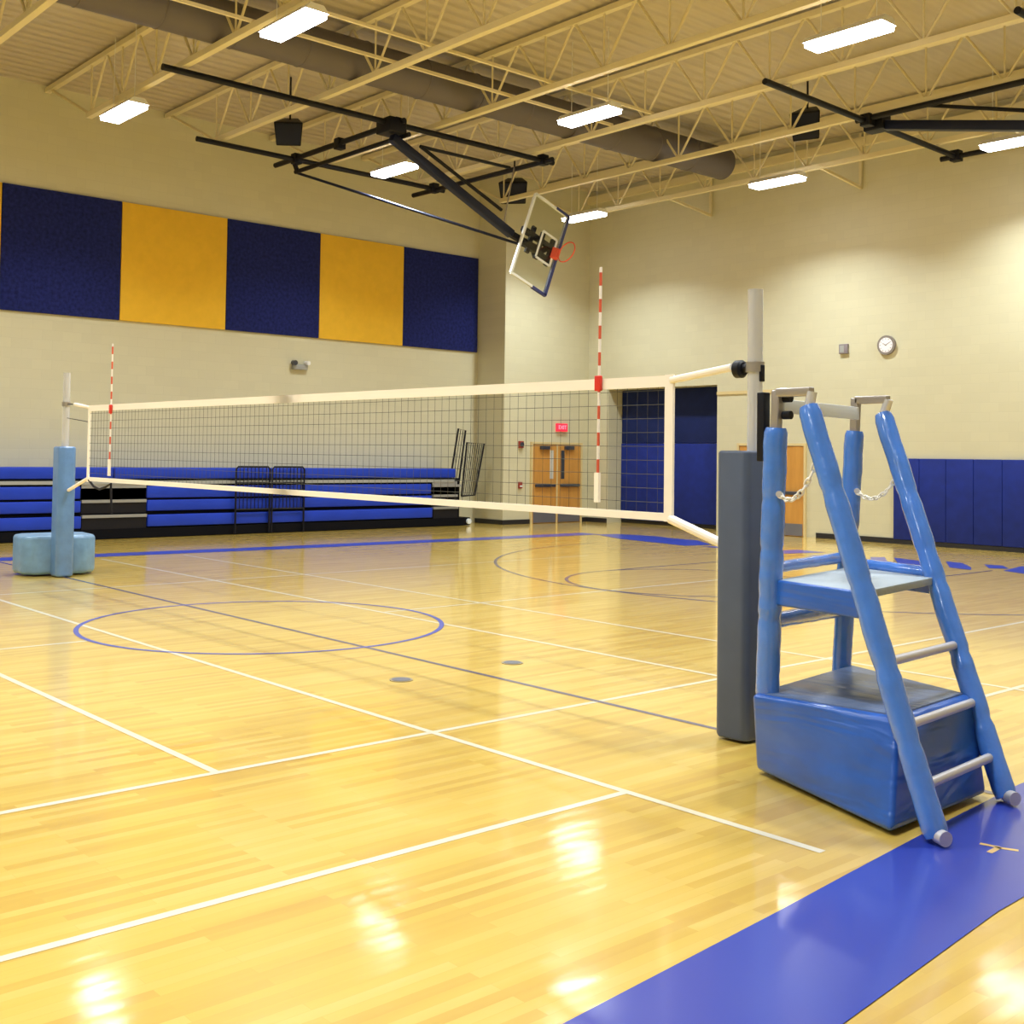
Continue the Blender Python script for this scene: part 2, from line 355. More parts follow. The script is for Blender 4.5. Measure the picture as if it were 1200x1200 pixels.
# gold letter on the near border: two arms and a tail
def quad(p, q, w, z=.0046):
    p, q = V((*p, 0)), V((*q, 0)); d = (q - p).normalized(); n = V((-d.y, d.x, 0)) * w / 2
    return [p + n + V((0, 0, z)), p - n + V((0, 0, z)), q - n + V((0, 0, z)), q + n + V((0, 0, z))]
ml = MB()
for a, b, w in (((7.865, -.875), (7.95, -.855), .028), ((7.955, -.965), (7.95, -.855), .028), ((7.95, -.865), (8.03, -.83), .028)):
    ml.poly(quad(a, b, w), [(0, 1, 2, 3)])
ml.build('painted_letter', M['letter_yellow'], FLOOR, smooth=0)
for (x, y), lb in (((2.95, -.67), 'round brass floor socket cap on the nearer side of the dark centre line'), ((2.92, .55), 'round brass floor socket cap on the farther side of the dark centre line')):
    t = thing('floor_socket', (x, y, 0), lb, 'floor socket', 'floor sockets beside the centre line')
    MB().tube([(x, y, .0005), (x, y, .006)], .095, 32).build('rim_ring', M['socket'], t)
    MB().tube([(x, y, .006), (x, y, .009)], .075, 32).build('cap', M['kick'], t)

# ------------------------------------------------------------------ left wall: acoustic panels
pv = [-1.13, 1.35, 3.825, 6.305, 8.785, 11.29, 13.79]
names = {0: 'gold', 1: 'navy', 2: 'gold', 3: 'navy', 4: 'gold', 5: 'navy'}
plabs = ['gold fabric wall panel cut off by the left edge of the photo', 'navy fabric wall panel nearest the left edge, largest looking of the navy ones', 'gold fabric wall panel between the leftmost and the middle navy panels',
         'navy fabric wall panel in the middle of the row, gold on both sides', 'gold fabric wall panel nearest the corner of the hall, second from the row end', 'navy fabric wall panel at the end of the row beside the projecting wall']
for i in range(6):
    a, b = pv[i], pv[i + 1]; o = MB().box(UL + .001, UL + .06, a + .006, b - .006, 4.60, 7.15).build('acoustic_panel', M[names[i] + '_fabric'], bevel=.008, seg=2)
    tag(o, plabs[i], 'wall panel', 'acoustic panels high on the left wall')
# emergency light on the left wall
t = thing('emergency_light', (UL, 8.25, 3.88), 'small grey emergency light box on the left wall below the panels', 'emergency light')
MB().box(UL - .002, UL + .12, 8.08, 8.46, 3.80, 3.92).build('housing', M['grey'], t, bevel=.01)
MB().tube([(UL + .06, 8.09, 3.96), (UL + .2, 8.07, 3.95)], .06, 16).build('lamp_head', M['hardware'], t)
MB().tube([(UL + .06, 8.42, 3.97), (UL + .2, 8.44, 3.96)], .05, 16).build('lamp_head', M['fixture'], t)

# ------------------------------------------------------------------ bleachers
BF = -12.62
bl = thing('bleacher', (BF, 5, 0), 'closed blue bench bleachers with black base along the left wall', 'bleachers')
MB().box(UL + .02, BF - .02, -4.0, 12.9, .01, .21).box(UL + .02, BF - .10, -4.0, 12.6, .21, 1.22).build('base_frame', M['black_base'], bl)
rows = [(.235, .48), (.56, .785), (.83, 1.08), (1.23, 1.46)]
secs = [(-4.0, -.62), (-.58, 2.77), (4.17, 7.9), (7.94, 11.66)]
for k, (z0, z1) in enumerate(rows):
    for j, (a, b) in enumerate(secs):
        if k == 3 and j == 3: b = 12.48
        if k == 3 and j == 1: b = 3.45
        if k == 3 and j == 2: a = 3.49
        off = k * .035
        mb = MB().box(UL + .03 if k == 3 else BF - .5, BF - off, a, b, z0, z1)
        mb.build('bench_row', M['bleacher'], bl, bevel=.018, seg=2)
    if k < 3:
        for (a, b) in ((2.79, 4.15), (11.70, 12.5)):
            MB().box(BF - .45, BF - .03 - k * .035, a, b, z0 - .03, z1 - .04).build('aisle_step', M['black'], bl)
            MB().box(BF - .45, BF - .005 - k * .035, a, b, z1 - .04, z1 + (.02 if k < 2 else .06)).build('step_nosing', M['silver'], bl)
MB().box(BF - .5, BF - .06, -4.0, 12.4, 1.12, 1.19).build('deck_edge', M['grey'], bl)
MB().tube([(BF + .03, 12.84, .11), (BF - .04, 12.84, .11)], .07, 16).build('caster_wheel', M['white_metal'], bl)
def rail_panel(a, b, z0, z1, u):
    mb = MB(); r = .018
    mb.tube([(u, a, .02), (u, a, z1 - .05), (u, a + .05, z1), (u, b - .05, z1), (u, b, z1 - .05), (u, b, .02)], .022, 8)
    for z in (z0, z0 + .42, z1 - .35): mb.tube([(u, a, z), (u, b, z)], .016, 6)
    for i in range(1, 9):
        y = a + (b - a) * i / 9; mb.tube([(u, y, z0), (u, y, z1)], .010, 6)
    return mb
for a, b in ((6.15, 6.99), (7.05, 7.88)):
    rail_panel(a, b, .55, 1.49, BF + .06).build('guard_rail', M['black'], bl)
# end rails: tilted frames stored upright at the right end
def end_rail(p, n=5):
    mb = MB(); P = [V(q) for q in p]; mb.tube([P[0], P[1], P[2], P[3], P[0]], .026, 8, cap=False)
    for i in range(1, n):
        t_ = i / n; mb.tube([P[0].lerp(P[3], t_), P[1].lerp(P[2], t_)], .010, 6)
    return mb
end_rail([(-12.9, 12.42, 1.1), (-12.9, 12.68, 2.50), (-12.9, 12.92, 2.46), (-12.9, 12.72, 1.1)], 3).build('end_rail', M['black'], bl)
end_rail([(-12.66, 12.62, .76), (-12.66, 12.78, 2.14), (-12.66, 13.36, 2.12), (-12.66, 13.06, .78)], 8).build('end_rail', M['black'], bl)
MB().box(BF - .4, BF - .05, 11.7, 12.62, 1.0, 1.06).build('end_platform', M['silver'], bl)

# ------------------------------------------------------------------ doors
def leaf_y(parent, y0, y1, hinge_left, u):
    lf = MB().box(u - .02, u + .03, y0, y1, .01, 2.13).build('door_leaf', M['oak'], parent, bevel=.004, seg=1)
    mid = y1 if hinge_left else y0; s = -1 if hinge_left else 1
    MB().box(u + .028, u + .036, min(mid + s * .12, mid + s * .25), max(mid + s * .12, mid + s * .25), 1.2, 1.98).build('window_pane', M['glass_pale'] if hinge_left else M['glass_dark'], lf)
    MB().box(u + .028, u + .036, y0 + .02, y1 - .02, .02, .32).build('kick_plate', M['kick'], lf)
    MB().box(u + .03, u + .085, y0 + .08, y1 - .06, .98, 1.06).build('push_bar', M['hardware'], lf, bevel=.01)
    MB().box(u + .03, u + .10, (y0 + y1) / 2 - .2, (y0 + y1) / 2 + .14, 2.0, 2.1).build('door_closer', M['hardware'], lf, bevel=.01)
def frame_y(y0, y1, h, u):
    f = MB(); f.box(u - .01, u + .05, y0 - .06, y0, 0, h + .06); f.box(u - .01, u + .05, y1, y1 + .06, 0, h + .06); f.box(u - .01, u + .05, y0, y1, h, h + .06)
    f.box(u - .01, u + .048, (y0 + y1) / 2 - .022, (y0 + y1) / 2 + .022, 0, h)
    return f
d1 = struct('door_1', frame_y(14.86, 16.68, 2.14, UB + .01), M['door_trim'])
leaf_y(d1, 14.87, 15.745, True, UB + .02); leaf_y(d1, 15.795, 16.67, False, UB + .02)
f = MB(); f.box(-7.22, -7.16, VB - .05, VB + .01, 0, 2.2); f.box(-5.28, -5.22, VB - .05, VB + .01, 0, 2.2); f.box(-7.16, -5.28, VB - .05, VB + .01, 2.14, 2.2)
f.box(-6.24, -6.20, VB - .048, VB + .01, 0, 2.14)
d2 = struct('door_2', f, M['door_trim'])
for a, b in ((-7.15, -6.245), (-6.195, -5.29)):
    lf = MB().box(a, b, VB - .035, VB + .01, .01, 2.13).build('door_leaf', M['oak'], d2, bevel=.004, seg=1)
    MB().box(a + .06, b - .06, VB - .09, VB - .034, .98, 1.06).build('push_bar', M['hardware'], lf, bevel=.01)
    MB().box(a + .02, b - .02, VB - .042, VB - .034, .02, .3).build('kick_plate', M['kick'], lf)

# exit sign above the double door
t = thing('exit_sign', (UB, 15.93, 2.6), 'red lit exit sign above the brown double doors', 'exit sign')
MB().box(UB - .002, UB + .07, 15.74, 16.14, 2.50, 2.72).build('housing', M['exit_red'], t, bevel=.008)
fc = bpy.data.curves.new('exit_text', 'FONT'); fc.body = 'EXIT'; fc.size = .15; fc.align_x = 'CENTER'; fc.align_y = 'CENTER'; fc.extrude = .003
fo = bpy.data.objects.new('exit_text_tmp', fc); COL.objects.link(fo)
bpy.context.view_layer.update()
me = bpy.data.meshes.new_from_object(fo.evaluated_get(bpy.context.evaluated_depsgraph_get())); bpy.data.objects.remove(fo)
me.transform(Matrix.Translation((UB + .073, 15.94, 2.61)) @ Matrix(((0, 0, 1), (1, 0, 0), (0, 1, 0))).to_4x4())
me.materials.clear(); me.materials.append(M['exit_letters'])
lo = bpy.data.objects.new('lettering', me); COL.objects.link(lo); me.transform(Matrix.Translation(-V(t.location))); lo.parent = t
# alarms left of the double door
t = thing('fire_alarm', (UB, 14.45, 2.12), 'dark red fire alarm horn high on the wall left of the double doors', 'fire alarm')
MB().box(UB - .002, UB + .05, 14.37, 14.53, 2.03, 2.21).build('back_plate', M['alarm'], t, bevel=.006)
MB().tube([(UB + .05, 14.45, 2.12), (UB + .09, 14.45, 2.12)], .06, 20).build('horn', M['hardware'], t)
t = thing('fire_alarm_pull', (UB, 14.44, 1.02), 'small dark red pull station at hand height left of the double doors', 'fire alarm')
MB().box(UB - .002, UB + .05, 14.38, 14.50, .95, 1.12).build('body', M['alarm'], t, bevel=.006)
MB().box(UB + .05, UB + .07, 14.40, 14.48, .99, 1.03).build('pull_handle', M['white_metal'], t)

# ------------------------------------------------------------------ back wall: alcove pads, wall pads, clock
m_ = (AL + AR) / 2
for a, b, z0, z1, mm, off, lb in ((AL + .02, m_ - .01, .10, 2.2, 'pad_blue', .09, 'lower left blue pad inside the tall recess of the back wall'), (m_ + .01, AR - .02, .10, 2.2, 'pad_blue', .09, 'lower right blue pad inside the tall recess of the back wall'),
        (AL + .02, m_ - .01, 2.21, AZ - .01, 'pad_shaded', .07, 'upper left blue panel darkened for soffit shade inside the tall recess of the back wall'), (m_ + .01, AR - .02, 2.21, AZ - .01, 'pad_shaded', .07, 'upper right blue panel darkened for soffit shade inside the tall recess of the back wall')):
    o = MB().box(a, b, VB + AD - off, VB + AD - .004, z0, z1).build('recess_pad', M[mm], bevel=.012, seg=2); tag(o, lb, 'wall pad', 'blue panels lining the recess')  # upper pair carries the soffit shade in its colour
struct('trim_2', MB().box(AL, AR, VB + AD - .04, VB + AD, 0, .09), M['base_trim'])
ords = ['first', 'second', 'third', 'fourth', 'fifth', 'sixth', 'seventh', 'eighth']
for i in range(8):
    a = -2.96 + i * .61
    o = MB().box(a + .003, a + .607, VB - .06, VB - .004, .10, 1.87).build('wall_pad', M['pad_blue'], bevel=.014, seg=2)
    tag(o, f'{ords[i]} blue vinyl wall pad along the back wall, counted from its left end', 'wall pad', 'blue pads along the back wall')
struct('trim_3', MB().box(-2.98, 6, VB - .05, VB, 0, .095), M['base_trim'])
cx_, cz_ = -3.14, 4.38
t = thing('wall_clock', (cx_, VB, cz_), 'round white wall clock with dark rim on the back wall', 'clock')
MB().tube([(cx_, VB - .002, cz_), (cx_, VB - .07, cz_)], .215, 40).build('case', M['clock_rim'], t, bevel=0)
face = MB().tube([(cx_, VB - .07, cz_), (cx_, VB - .075, cz_)], .165, 40).build('face', M['clock_face'], t)
for k in range(12):
    a = k * PI / 6; d = V((math.sin(a), 0, math.cos(a))); c0 = V((cx_, VB - .077, cz_)); MB().bar(c0 + d * .125, c0 + d * .15, .012, .004, (0, 1, 0)).build('hour_mark', M['purple_grey'], face)
for an, ln in ((300, .08), (60, .12)):
    d = V((math.sin(math.radians(an)), 0, math.cos(math.radians(an)))); c0 = V((cx_, VB - .08, cz_)); MB().bar(c0 - d * .02, c0 + d * ln, .012, .004, (0, 1, 0)).build('hand', M['purple_grey'], face)
t = thing('wall_speaker', (-4.22, VB, 4.36), 'small square grey box on the back wall left of the clock', 'wall box')
MB().box(-4.33, -4.11, VB - .07, VB - .002, 4.25, 4.47).build('case', M['purple_grey'], t, bevel=.006)
MB().box(-4.30, -4.20, VB - .075, VB - .069, 4.28, 4.44).build('grille', M['grey'], t)

# ------------------------------------------------------------------ ceiling steel
ZJ, ZT = 8.2, 9.2
jv = [-3.1, -.45, 2.2, 4.8, 7.4, 10.0, 12.65, 15.3]
jl = ['first joist counted from the front of the picture', 'second joist counted from the front of the picture', 'joist passing over the volleyball net centre', 'joist just short of the black hoop frame', 'joist over the middle of the black hoop frame',
      'joist just behind the black hoop frame', 'joist in front of the last row of lamps', 'last joist, nearest the back wall']
j0 = thing('roof_joist', (0, jv[0], ZJ), 'x', 'roof joist', 'cream steel roof joists')
y = jv[0]
MB().box(-11.3, 11.4, y - .055, y + .055, ZJ - .05, ZJ + .05).build('bottom_chord', M['joist'], j0)
MB().box(UL + .02, UR - .02, y - .055, y + .055, ZT - .05, ZT + .05).build('top_chord', M['joist'], j0)
mb = MB(); p_ = 1.42; n_ = 16; x0 = -11.2
for i in range(n_):
    a = x0 + i * p_; mb.tube([(a, y, ZJ), (a + p_ / 2, y, ZT)], .024, 6); mb.tube([(a + p_ / 2, y, ZT), (a + p_, y, ZJ)], .024, 6)
    mb.tube([(a, y, ZJ), (a, y, ZT)], .018, 6)
mb.tube([(-13.4, y, ZT), (x0, y, ZJ)], .03, 6); mb.tube([(13.3, y, ZT), (x0 + n_ * p_, y, ZJ)], .03, 6)
mb.build('web', M['joist'], j0)
for i, v_ in enumerate(jv):
    j = j0 if i == 0 else copy_thing(j0, (0, v_ - jv[0], 0))
    j['label'] = 'cream open web steel roof joist, ' + jl[i]
for i, u_ in enumerate((-4.95, -3.9)):
    o = MB().bar((u_, -3.0, ZJ + .08), (u_, 10.0, ZJ + .08), .05, .05).build('joist_bridging', M['joist'])
    tag(o, ['cream bridging bar crossing the joists left of the middle lamps', 'cream bridging bar crossing the joists right beside the middle lamps'][i], 'bridging bar', 'bridging bars between the joists')
# wall braces from the last joist
for u_, lb in ((-8.1, 'cream triangular brace from the last joist to the back wall, left one'), (-3.8, 'cream triangular brace from the last joist to the back wall, middle one'), (.45, 'cream triangular brace from the last joist to the back wall, right one')):
    o = MB().bar((u_, 15.3, ZJ), (u_ + .02, 16.96, 8.0), .06, .06).bar((u_ + .02, 16.93, 7.97), (u_ + .02, 16.93, 9.25), .05, .06).build('wall_brace', M['joist']); tag(o, lb, 'brace', 'triangular wall braces')
o = MB().box(UB, UR, VB - .12, VB - .002, 8.95, 9.15).build('ledger_beam', M['joist']); tag(o, 'cream steel ledger angle along the top of the back wall', 'ledger beam')
# duct
t = thing('air_duct', (-6.2, 8, 8.64), 'big round dark grey spiral air duct running through the joists', 'air duct')
MB().tube([(-6.2, 14.97, 8.64), (-6.2, 15.02, 8.64)], .365, 40).build('end_cap', M['duct'], t)
P_ = [(-8.0, .36)]
for k in range(18):
    y = -7.5 + k * 1.25; P_ += [(y - .015, .36), (y, .372), (y + .015, .36)]
P_.append((14.98, .36))
MB().tube([(-6.2, y, 8.64) for y, r in P_], .36, 40, cap=False, radii=[r for y, r in P_]).build('pipe', M['duct'], t)

# light fixtures
FZ = 7.85
lv = [14.5, 8.05, 2.07, -3.9, -9.9]
lu = {0: [-9.9, -4.35, .65, 6.2], 1: [-9.36, -3.78, 1.5, 6.9], 2: [-9.36, -3.6, 1.5, 6.9], 3: [-9.36, -3.6, 1.5, 6.9], 4: [-9.36, -3.6, 1.5, 6.9]}
lvo = {(0, 0): 14.2, (0, 1): 14.55, (0, 2): 15.07, (1, 0): 7.98, (1, 1): 8.18}
fx0 = thing('light_fixture', (0, 0, FZ), 'x', 'ceiling light', 'fluorescent high bay lights')
L2, W2 = .64, .19
hb = MB()
hb.poly([(-L2, -W2, FZ), (L2, -W2, FZ), (L2, W2, FZ), (-L2, W2, FZ), (-L2, -W2 * .55, FZ + .10), (L2, -W2 * .55, FZ + .10), (L2, W2 * .55, FZ + .10), (-L2, W2 * .55, FZ + .10)],
        [(4, 5, 6, 7), (0, 1, 5, 4), (1, 2, 6, 5), (2, 3, 7, 6), (3, 0, 4, 7)])
hb.build('reflector_housing', M['fixture'], fx0, smooth=0)
MB().box(-L2 + .02, L2 - .02, -W2 + .015, W2 - .015, FZ - .075, FZ + .012).build('lens', M['lens'], fx0, bevel=.015, seg=2)
MB().tube([(-.45, 0, FZ + .1), (-.45, 0, ZC)], .006, 6).build('hanger_rod', M['fixture'], fx0)
MB().tube([(.45, 0, FZ + .1), (.45, 0, ZC)], .006, 6).build('hanger_rod', M['fixture'], fx0)
rowtxt = ['by the back wall', 'over the hoop frame', 'over the net', 'over the near court', 'behind the viewer']
coltxt = ['nearest the left wall', 'second from left wall', 'third from left wall', 'farthest from left wall']
first = True
for r_ in range(5):
    for c_ in range(4):
        u_ = lu[r_][c_]; v_ = lvo.get((r_, c_), lv[r_])
        if first: fx = fx0; fx.location = (u_, v_, FZ); first = False
        else:
            fx = copy_thing(fx0, (0, 0, 0)); fx.location = (u_, v_, FZ)
        fx['label'] = f'lit ceiling light in the row {rowtxt[r_]}, {coltxt[c_]}'
        ld = bpy.data.lights.new('fixture_light', 'AREA'); ld.shape = 'RECTANGLE'; ld.size = 1.2; ld.size_y = .34; ld.energy = 165; ld.color = (.88, .96, 1.0); ld.spread = math.radians(132)
        lo = bpy.data.objects.new('fixture_light', ld); COL.objects.link(lo); lo.location = (u_, v_, FZ - .09)

# loudspeakers
def speaker(c, w, d, h, rot, lb):
    t = thing('loudspeaker', c, lb, 'loudspeaker'); c = V(c); R = Matrix.Rotation(rot, 3, 'Z') @ Matrix.Rotation(math.radians(18), 3, 'X')
    def T(mb):
        bmesh.ops.transform(mb.bm, matrix=Matrix.Translation(c) @ R.to_4x4(), verts=mb.bm.verts); return mb
    T(MB().hexa([(-w * .42, -d * .5, -h * .5), (w * .42, -d * .5, -h * .5), (w * .3, d * .35, -h * .4), (-w * .3, d * .35, -h * .4), (-w * .5, -d * .42, h * .38), (w * .5, -d * .42, h * .38), (w * .25, d * .5, h * .5), (-w * .25, d * .5, h * .5)])).build('cabinet', M['black'], t, bevel=.02, seg=2)
    T(MB().hexa([(-w * .38, -d * .52, -h * .44), (w * .38, -d * .52, -h * .44), (w * .38, -d * .48, -h * .44), (-w * .38, -d * .48, -h * .44), (-w * .44, -d * .46, h * .32), (w * .44, -d * .46, h * .32), (w * .44, -d * .40, h * .32), (-w * .44, -d * .40, h * .32)])).build('grille', M['blackblue'], t)
    MB().tube([c + V((0, 0, h * .4)), V((c.x, c.y, ZC))], .02, 8).build('hanger', M['black'], t)
speaker((-9.55, 5.55, 8.2), .58, .5, .52, math.radians(52), 'black loudspeaker hanging under the roof left of the black hoop frame')
speaker((-11.2, 13.0, 8.5), .75, .45, .62, math.radians(40), 'black loudspeaker hanging behind the joist above the tilted glass backboard')
speaker((-2.6, 13.1, 8.45), .62, .45, .62, math.radians(20), 'black loudspeaker behind the joist above the back wall clock side')

# ------------------------------------------------------------------ basketball backstops
def backboard(parent, c, e, s, n):
    """c centre, e along the long side, s towards the board's bottom edge, n facing direction"""
    c, e, s, n = V(c), V(e).normalized(), V(s).normalized(), V(n).normalized(); A, B = .915, .50
    P = lambda a, b, k=0: c + e * a + s * b + n * k
    MB().hexa([P(-A, -B, -.006), P(A, -B, -.006), P(A, B, -.006), P(-A, B, -.006), P(-A, -B, .006), P(A, -B, .006), P(A, B, .006), P(-A, B, .006)]).build('glass', M['glass'], parent)
    f = MB()
    for a, b in ((P(-A, -B), P(A, -B)), (P(-A, B), P(A, B)), (P(-A, -B), P(-A, B)), (P(A, -B), P(A, B))): f.bar(a, b, .05, .05, n)
    f.build('frame', M['board_frame'], parent)
    w = MB()
    for a, b in ((P(-.3, -.02, .009), P(.3, -.02, .009)), (P(-.3, .40, .009), P(.3, .40, .009)), (P(-.3, -.02, .009), P(-.3, .40, .009)), (P(.3, -.02, .009), P(.3, .40, .009))): w.bar(a, b, .05, .004, n)
    w.build('target_square', M['board_frame'], parent)
    d = MB(); d.bar(P(-A - .02, B + .01), P(A + .02, B + .01), .07, .06, n); d.bar(P(A + .01, B + .03), P(A + .01, B - .38), .06, .06, n); d.bar(P(-A - .01, B + .03), P(-A - .01, B - .38), .06, .06, n)
    d.build('edge_padding', M['board_pad'], parent)
    rb = MB(); rb.hexa([P(-.12, B - .16, .01), P(.12, B - .16, .01), P(.12, B + .02, .01), P(-.12, B + .02, .01), P(-.1, B - .1, .13), P(.1, B - .1, .13), P(.1, B - .02, .13), P(-.1, B - .02, .13)])
    br = rb.build('rim_bracket', M['rim'], parent)
    MB().torus(P(0, B - .06, .37), s, .228, .014, 40, 8).build('rim', M['rim'], parent)
    k = MB()
    for a in (-.16, .12): k.bar(P(a, -.5, -.08), P(a, .44, -.08), .10, .09, n)
    for b in (-.22, .05, .36): k.bar(P(-.3, b, -.07), P(.3, b, -.07), .10, .06, n)
    k.bar(P(-.25, .0, -.12), P(.2, .40, -.12), .12, .05, n)
    k.build('mounting_frame', M['black'], parent)

b1 = thing('basketball_backstop', (-7.25, 6.4, 8.1), 'black pipe ceiling backstop folded sideways, glass backboard tilted up with orange rim', 'basketball hoop')
ZF, pr_ = 8.06, .055
def pipe(pa, a, b, r=pr_, nm='pipe', m='black'): return MB().tube([a, b], r, 12).build(nm, M[m], pa)
pipe(b1, (-10.85, 4.2, ZF), (-10.95, 10.55, ZF)); pipe(b1, (-7.22, 1.8, ZF), (-7.25, 10.6, ZF))
pipe(b1, (-11.75, 6.5, ZF + .03), (-7.0, 6.5, ZF + .03)); pipe(b1, (-11.75, 10.25, ZF - .03), (-6.95, 10.3, ZF - .03)); pipe(b1, (-11.1, 6.62, 7.85), (-7.0, 6.62, 7.85), .045)
for p in ((-10.87, 6.5), (-7.23, 6.5), (-10.93, 10.25), (-7.25, 10.3), (-9.2, 6.5)):
    MB().box(p[0] - .09, p[0] + .09, p[1] - .09, p[1] + .09, ZF - .1, ZF + .12).build('clamp', M['black'], b1, bevel=.01)
for u_ in (-11.0, -7.25): MB().bar((u_, 6.5, ZF), (u_, 6.62, 7.82), .09, .06).build('hinge_plate', M['black'], b1)
MB().box(-7.5, -7.05, 6.2, 6.6, 7.86, 8.14).build('hinge_box', M['black'], b1, bevel=.02)
MA, MBt = V((-7.2, 6.35, 7.78)), V((-7.2, 9.4, 6.36))
MB().bar(MA, MBt, .16, .16, (1, 0, 0)).build('mast', M['blackblue'], b1, bevel=.015)
MB().bar(MBt, V((-7.1, 10.1, 6.1)), .12, .12, (1, 0, 0)).build('mast_extension', M['black'], b1, bevel=.01)
MB().bar(V((-7.1, 9.6, 6.45)), V((-7.05, 10.1, 6.25)), .05, .06, (1, 0, 0)).build('mast_extension', M['black'], b1)
pipe(b1, (-7.2, 7.05, 7.73), (-7.2, 9.12, 6.82), .035, 'strut'); pipe(b1, (-7.22, 7.05, 7.74), (-8.2, 10.2, ZF), .035, 'strut')
pipe(b1, (-11.3, 6.75, 7.9), (-7.05, 9.75, 6.12), .03, 'side_brace', 'blackblue')
pipe(b1, (-8.1, 10.25, ZF), (-7.3, 9.25, 6.5), .016, 'hoist_cable', 'bracket')
backboard(b1, (-6.95, 9.97, 6.2), (0, .357, .934), (0, .934, -.357), (1, 0, 0))
b2 = thing('basketball_backstop', (-.95, 12.9, 8.1), 'black pipe ceiling backstop at upper right, its thick mast running out of the picture', 'basketball hoop')
pipe(b2, (-.92, 9.4, ZF), (-1.08, 16.25, ZF)); pipe(b2, (3.3, 9.4, ZF), (3.3, 16.25, ZF)); pipe(b2, (-1.4, 16.1, ZF), (3.9, 16.1, ZF)); pipe(b2, (-1.2, 12.6, ZF + .05), (3.9, 12.6, ZF + .05))
for p in ((-1.07, 16.1), (-.97, 12.6), (3.3, 16.1), (3.3, 12.6)): MB().box(p[0] - .1, p[0] + .1, p[1] - .1, p[1] + .1, ZF - .1, ZF + .12).build('clamp', M['black'], b2, bevel=.01)
MB().box(-1.15, -.75, 12.75, 13.05, 7.92, 8.2).build('hinge_box', M['black'], b2, bevel=.02)
MB().bar((-.95, 12.93, 8.04), (2.75, 12.93, 7.26), .17, .19, (0, 1, 0)).build('mast', M['blackblue'], b2, bevel=.015)
pipe(b2, (.05, 12.95, 8.2), (2.2, 12.95, 7.62), .035, 'strut')
MB().bar((2.75, 12.9, 7.26), (3.4, 12.75, 7.1), .12, .12, (0, 1, 0)).build('mast_extension', M['black'], b2)
backboard(b2, (3.4, 12.6, 7.1), (.3, 0, .95), (.95, 0, -.3), (0, -1, 0))

# ------------------------------------------------------------------ volleyball net
NT, NB_, NL, NR = 2.39, 1.395, -5.30, 5.16
net = thing('volleyball_net', (0, 0, NT), 'black mesh volleyball net with white tape edges stretched between the two posts', 'net')
zt = lambda x: NT + .03 * (1 - (x - NL) / (NR - NL))   # slightly higher at the far end
mb = MB(); nx = 105; r_ = .0019
for i in range(nx + 1):
    x = NL + (NR - NL) * i / nx; mb.tube([(x, 0, NB_), (x, 0, zt(x))], r_, 4, cap=False)
for k in range(1, 10):
    mb.tube([(NL, 0, NB_ + (zt(NL) - NB_) * k / 10), (NR, 0, NB_ + (zt(NR) - NB_) * k / 10)], r_, 4, cap=False)
mb.build('netting', M['cord'], net, smooth=0)
def tape(x0, x1, za0, za1, h, nm):
    mb = MB(); n = 24; w = .009
    P = lambda t, s_, o: (x0 + (x1 - x0) * t, s_ * w, za0 + (za1 - za0) * t + o)
    for i in range(n):
        a, b = i / n, (i + 1) / n
        mb.hexa([P(a, -1, -h / 2), P(b, -1, -h / 2), P(b, 1, -h / 2), P(a, 1, -h / 2), P(a, -1, h / 2), P(b, -1, h / 2), P(b, 1, h / 2), P(a, 1, h / 2)])
    bmesh.ops.remove_doubles(mb.bm, verts=mb.bm.verts, dist=1e-5)
    return mb.build(nm, M['white_vinyl'], net)
tape(NL, NR, zt(NL) - .03, zt(NR) - .035, .08, 'top_tape'); tape(NL, NR, NB_ + .02, NB_, .055, 'bottom_tape')
MB().box(NL - .03, NL + .02, -.011, .011, NB_ - .02, zt(NL) + .01).build('side_tape', M['white_vinyl'], net)
MB().box(NR - .03, NR + .045, -.011, .011, NB_ - .03, zt(NR) + .01).build('side_tape', M['white_vinyl'], net)
MB().tube([(NR + .02, 0, NT - .03), (5.71, 0, 2.425)], .026, 10).build('cable_sleeve', M['white_vinyl'], net)
MB().tube([(5.71, 0, 2.425), (5.735, 0, 2.42)], .007, 8).build('cable', M['black'], net)
MB().tube([(NR + .02, 0, NB_ - .01), (5.738, 0, 1.21)], .032, 10).build('cable_sleeve', M['white_vinyl'], net)
MB().tube([(NL, 0, zt(NL) - .02), (-5.85, 0, 2.46)], .024, 10).build('cable_sleeve', M['white_vinyl'], net)
MB().tube([(-5.85, 0, 2.46), (-6.115, 0, 2.47)], .007, 8).build('cable', M['black'], net)
MB().tube([(NL, 0, NB_ + .03), (-6.0, 0, 1.24)], .024, 10).build('cable_sleeve', M['white_vinyl'], net)
MB().tube([(NL, 0, zt(NL) - .22), (-6.12, 0, 2.27)], .006, 6).build('tie_cord', M['cord'], net)
MB().tube([(-5.27, 0, 1.40), (-5.1, 0, 1.32), (-4.9, 0, 1.285), (-4.7, 0, 1.32), (-4.52, 0, 1.37), (-4.50, 0, 1.2), (-4.47, 0, .98)], .016, 8).build('hanging_strap', M['black'], net)
for x, lb in ((4.49, 'red and white striped net antenna at the near end of the net'), (-4.53, 'red and white striped net antenna at the far end of the net')):
    t = thing('net_antenna', (x, 0, NB_), lb, 'net antenna', 'striped antennas on the net')
    o = MB().tube([(x, -.022, NB_ + .09), (x + .01, -.022, NB_ + 1.84)], .011, 10).build('rod', M['stripe'], t)
    MB().box(x - .022, x + .022, -.038, -.012, NB_ + .08, NB_ + .3).build('pocket_sleeve', M['white_vinyl'], t)
    MB().box(x - .03, x + .03, -.04, -.011, NT - .085, NT + .03).build('clip', M['red'], t, bevel=.006)

